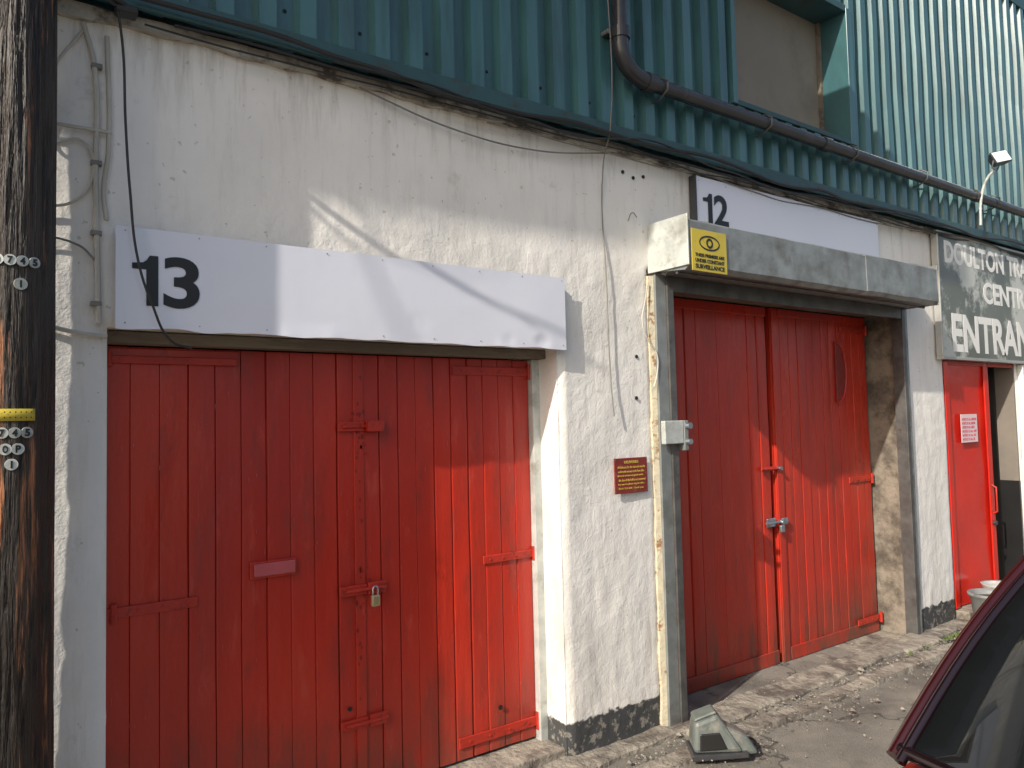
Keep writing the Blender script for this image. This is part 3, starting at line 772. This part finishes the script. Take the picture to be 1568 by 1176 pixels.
f+=[tuple(range(ring_n)),tuple((len(st)-1)*ring_n+k for k in range(ring_n))]
o=obj('body',v,f,'carbody',A,smooth=True);s=o.modifiers.new('s','SUBSURF');s.levels=2;s.render_levels=2
base=[(1.37,0),(1.40,.45),(1.465,.755),(2.4,.775),(3.4,.775),(4.15,.75),(4.35,.45),(4.4,0)]
top =[(2.00,0),(2.02,.35),(2.08,.585),(2.4,.60),(3.0,.60),(3.4,.57),(3.5,.35),(3.53,0)]
full=lambda L:[(x,CY+h) for x,h in L]+[(x,CY-h) for x,h in reversed(L[1:-1])]
fb,ft=full(base),full(top);n=len(fb)
v=[];f=[];K=10
for k in range(K+1):
    t=k/K
    for (x0,y0),(x1,y1) in zip(fb,ft):
        bul=.06*math.sin(math.pi*t)
        cx=2.8;x=x0+(x1-x0)*t;yy=y0+(y1-y0)*t
        d=Vector((x-cx,(yy-CY)*2,0));d.normalize()
        v.append((x+d.x*bul*.4,yy+d.y*bul*.6,.94+.475*t))
for k in range(K):
    for i in range(n):
        j=(i+1)%n;f.append((k*n+i,k*n+j,(k+1)*n+j,(k+1)*n+i))
obj('window_glass',v,f,'carglass',A,smooth=True)
G0=v
vr=[(x,yy,1.415) for x,yy in ft]+[(2.75+(x-2.75)*.8,CY+(yy-CY)*.75,1.445) for x,yy in ft]+[(2.75,CY,1.455)]
fr=[(i,(i+1)%n,n+(i+1)%n,n+i) for i in range(n)]+[(n+i,n+(i+1)%n,2*n) for i in range(n)]
obj('roof_panel',vr,fr,'carred',A,smooth=True)
for nm,i in (('c_pillar_l',2),('c_pillar_r',n-2),('b_pillar_l',3),('b_pillar_r',n-3),('a_pillar_l',5),('a_pillar_r',n-5)):
    tube(nm,[Vector(G0[k*n+i])+Vector((0,0,-.004)) for k in range(K+1)],.014,'carred',A,10)
for nm,i,s_ in (('glass_trim_l',2,-1),('glass_trim_r',n-2,1)):
    tube(nm,[Vector(G0[k*n+i])+Vector((-.014,s_*.020,-.006)) for k in range(K+1)],.011,'carbody',A,8)
tube('roof_edge',[(x,yy,1.413) for x,yy in ft+[ft[0]]],.02,'carred',A,10)
tube('rear_glass_seal',[(fb[2][0]+.01,fb[2][1]-.01,.95),(fb[1][0],fb[1][1],.948),(fb[0][0],fb[0][1],.946),(fb[-1][0],fb[-1][1],.948),(fb[-2][0],fb[-2][1]+.01,.95)],.012,'carbody',A,8)
tube('rear_wiper',[(1.37,CY,.97),(1.47,CY+.1,1.06),(1.53,CY+.38,1.10)],.008,'rubber',A,8)
for x in (1.95,4.45):
    for s_ in (1,-1):
        yy=CY+s_*.73
        cyl('tyre',(x,yy-.10,.20),.31,.2,'y','rubber',A,32);cyl('wheel_rim',(x,yy+s_*.101-(.004 if s_>0 else 0),.20),.20,.006,'y','galv',A,24)
for s_ in (1,-1):
    box('tail_light',1.222,1.29,CY+s_*.62-.09,CY+s_*.62+.09,.66,.82,'taillight',A,.02)
box('rear_number_plate',1.195,1.205,CY-.26,CY+.26,.60,.71,'yellow',A,.003)
box('rear_bumper',1.16,1.41,CY-.74,CY+.74,.30,.52,'carbody',A,.04)
box('front_bumper',5.05,5.36,CY-.68,CY+.68,.28,.50,'carbody',A,.04)

# ------------------------------------------------------------ light, world, camera
d=Vector((3.3,1,-2.25)).normalized()
sun=bpy.data.lights.new('sun','SUN');sun.energy=5.0;sun.angle=math.radians(.7);sun.color=(1,.92,.80)
so=bpy.data.objects.new('sun',sun);S.collection.objects.link(so);so.rotation_euler=d.to_track_quat('-Z','Y').to_euler();so.location=(-5,-8,9)
W=bpy.data.worlds.new('World');S.world=W;W.use_nodes=True;nt=W.node_tree
sk=nt.nodes.new('ShaderNodeTexSky');sk.sky_type='NISHITA';sk.sun_disc=False
sk.sun_elevation=math.asin(-d.z);sk.sun_rotation=math.atan2(-d.x,-d.y);sk.dust_density=3.5
nt.links.new(sk.outputs[0],nt.nodes['Background'].inputs[0]);nt.nodes['Background'].inputs[1].default_value=.15
cam=bpy.data.cameras.new('camera');co=bpy.data.objects.new('camera',cam);S.collection.objects.link(co);S.camera=co
cam.sensor_width=36;cam.lens=36*1156.6/1568;cam.clip_end=500;cam.clip_start=.05
a,b,c=map(math.radians,(35.68,2.93,-1.36))
fw=Vector((math.sin(a)*math.cos(b),math.cos(a)*math.cos(b),math.sin(b)));r0=Vector((math.cos(a),-math.sin(a),0));u0=r0.cross(fw)
r=math.cos(c)*r0+math.sin(c)*u0;u=-math.sin(c)*r0+math.cos(c)*u0
m=Matrix((r,u,-fw)).transposed().to_4x4();m.translation=Vector((0,-3,1.6));co.matrix_world=m
S.view_settings.view_transform='Standard';S.view_settings.look='None';S.view_settings.exposure=0
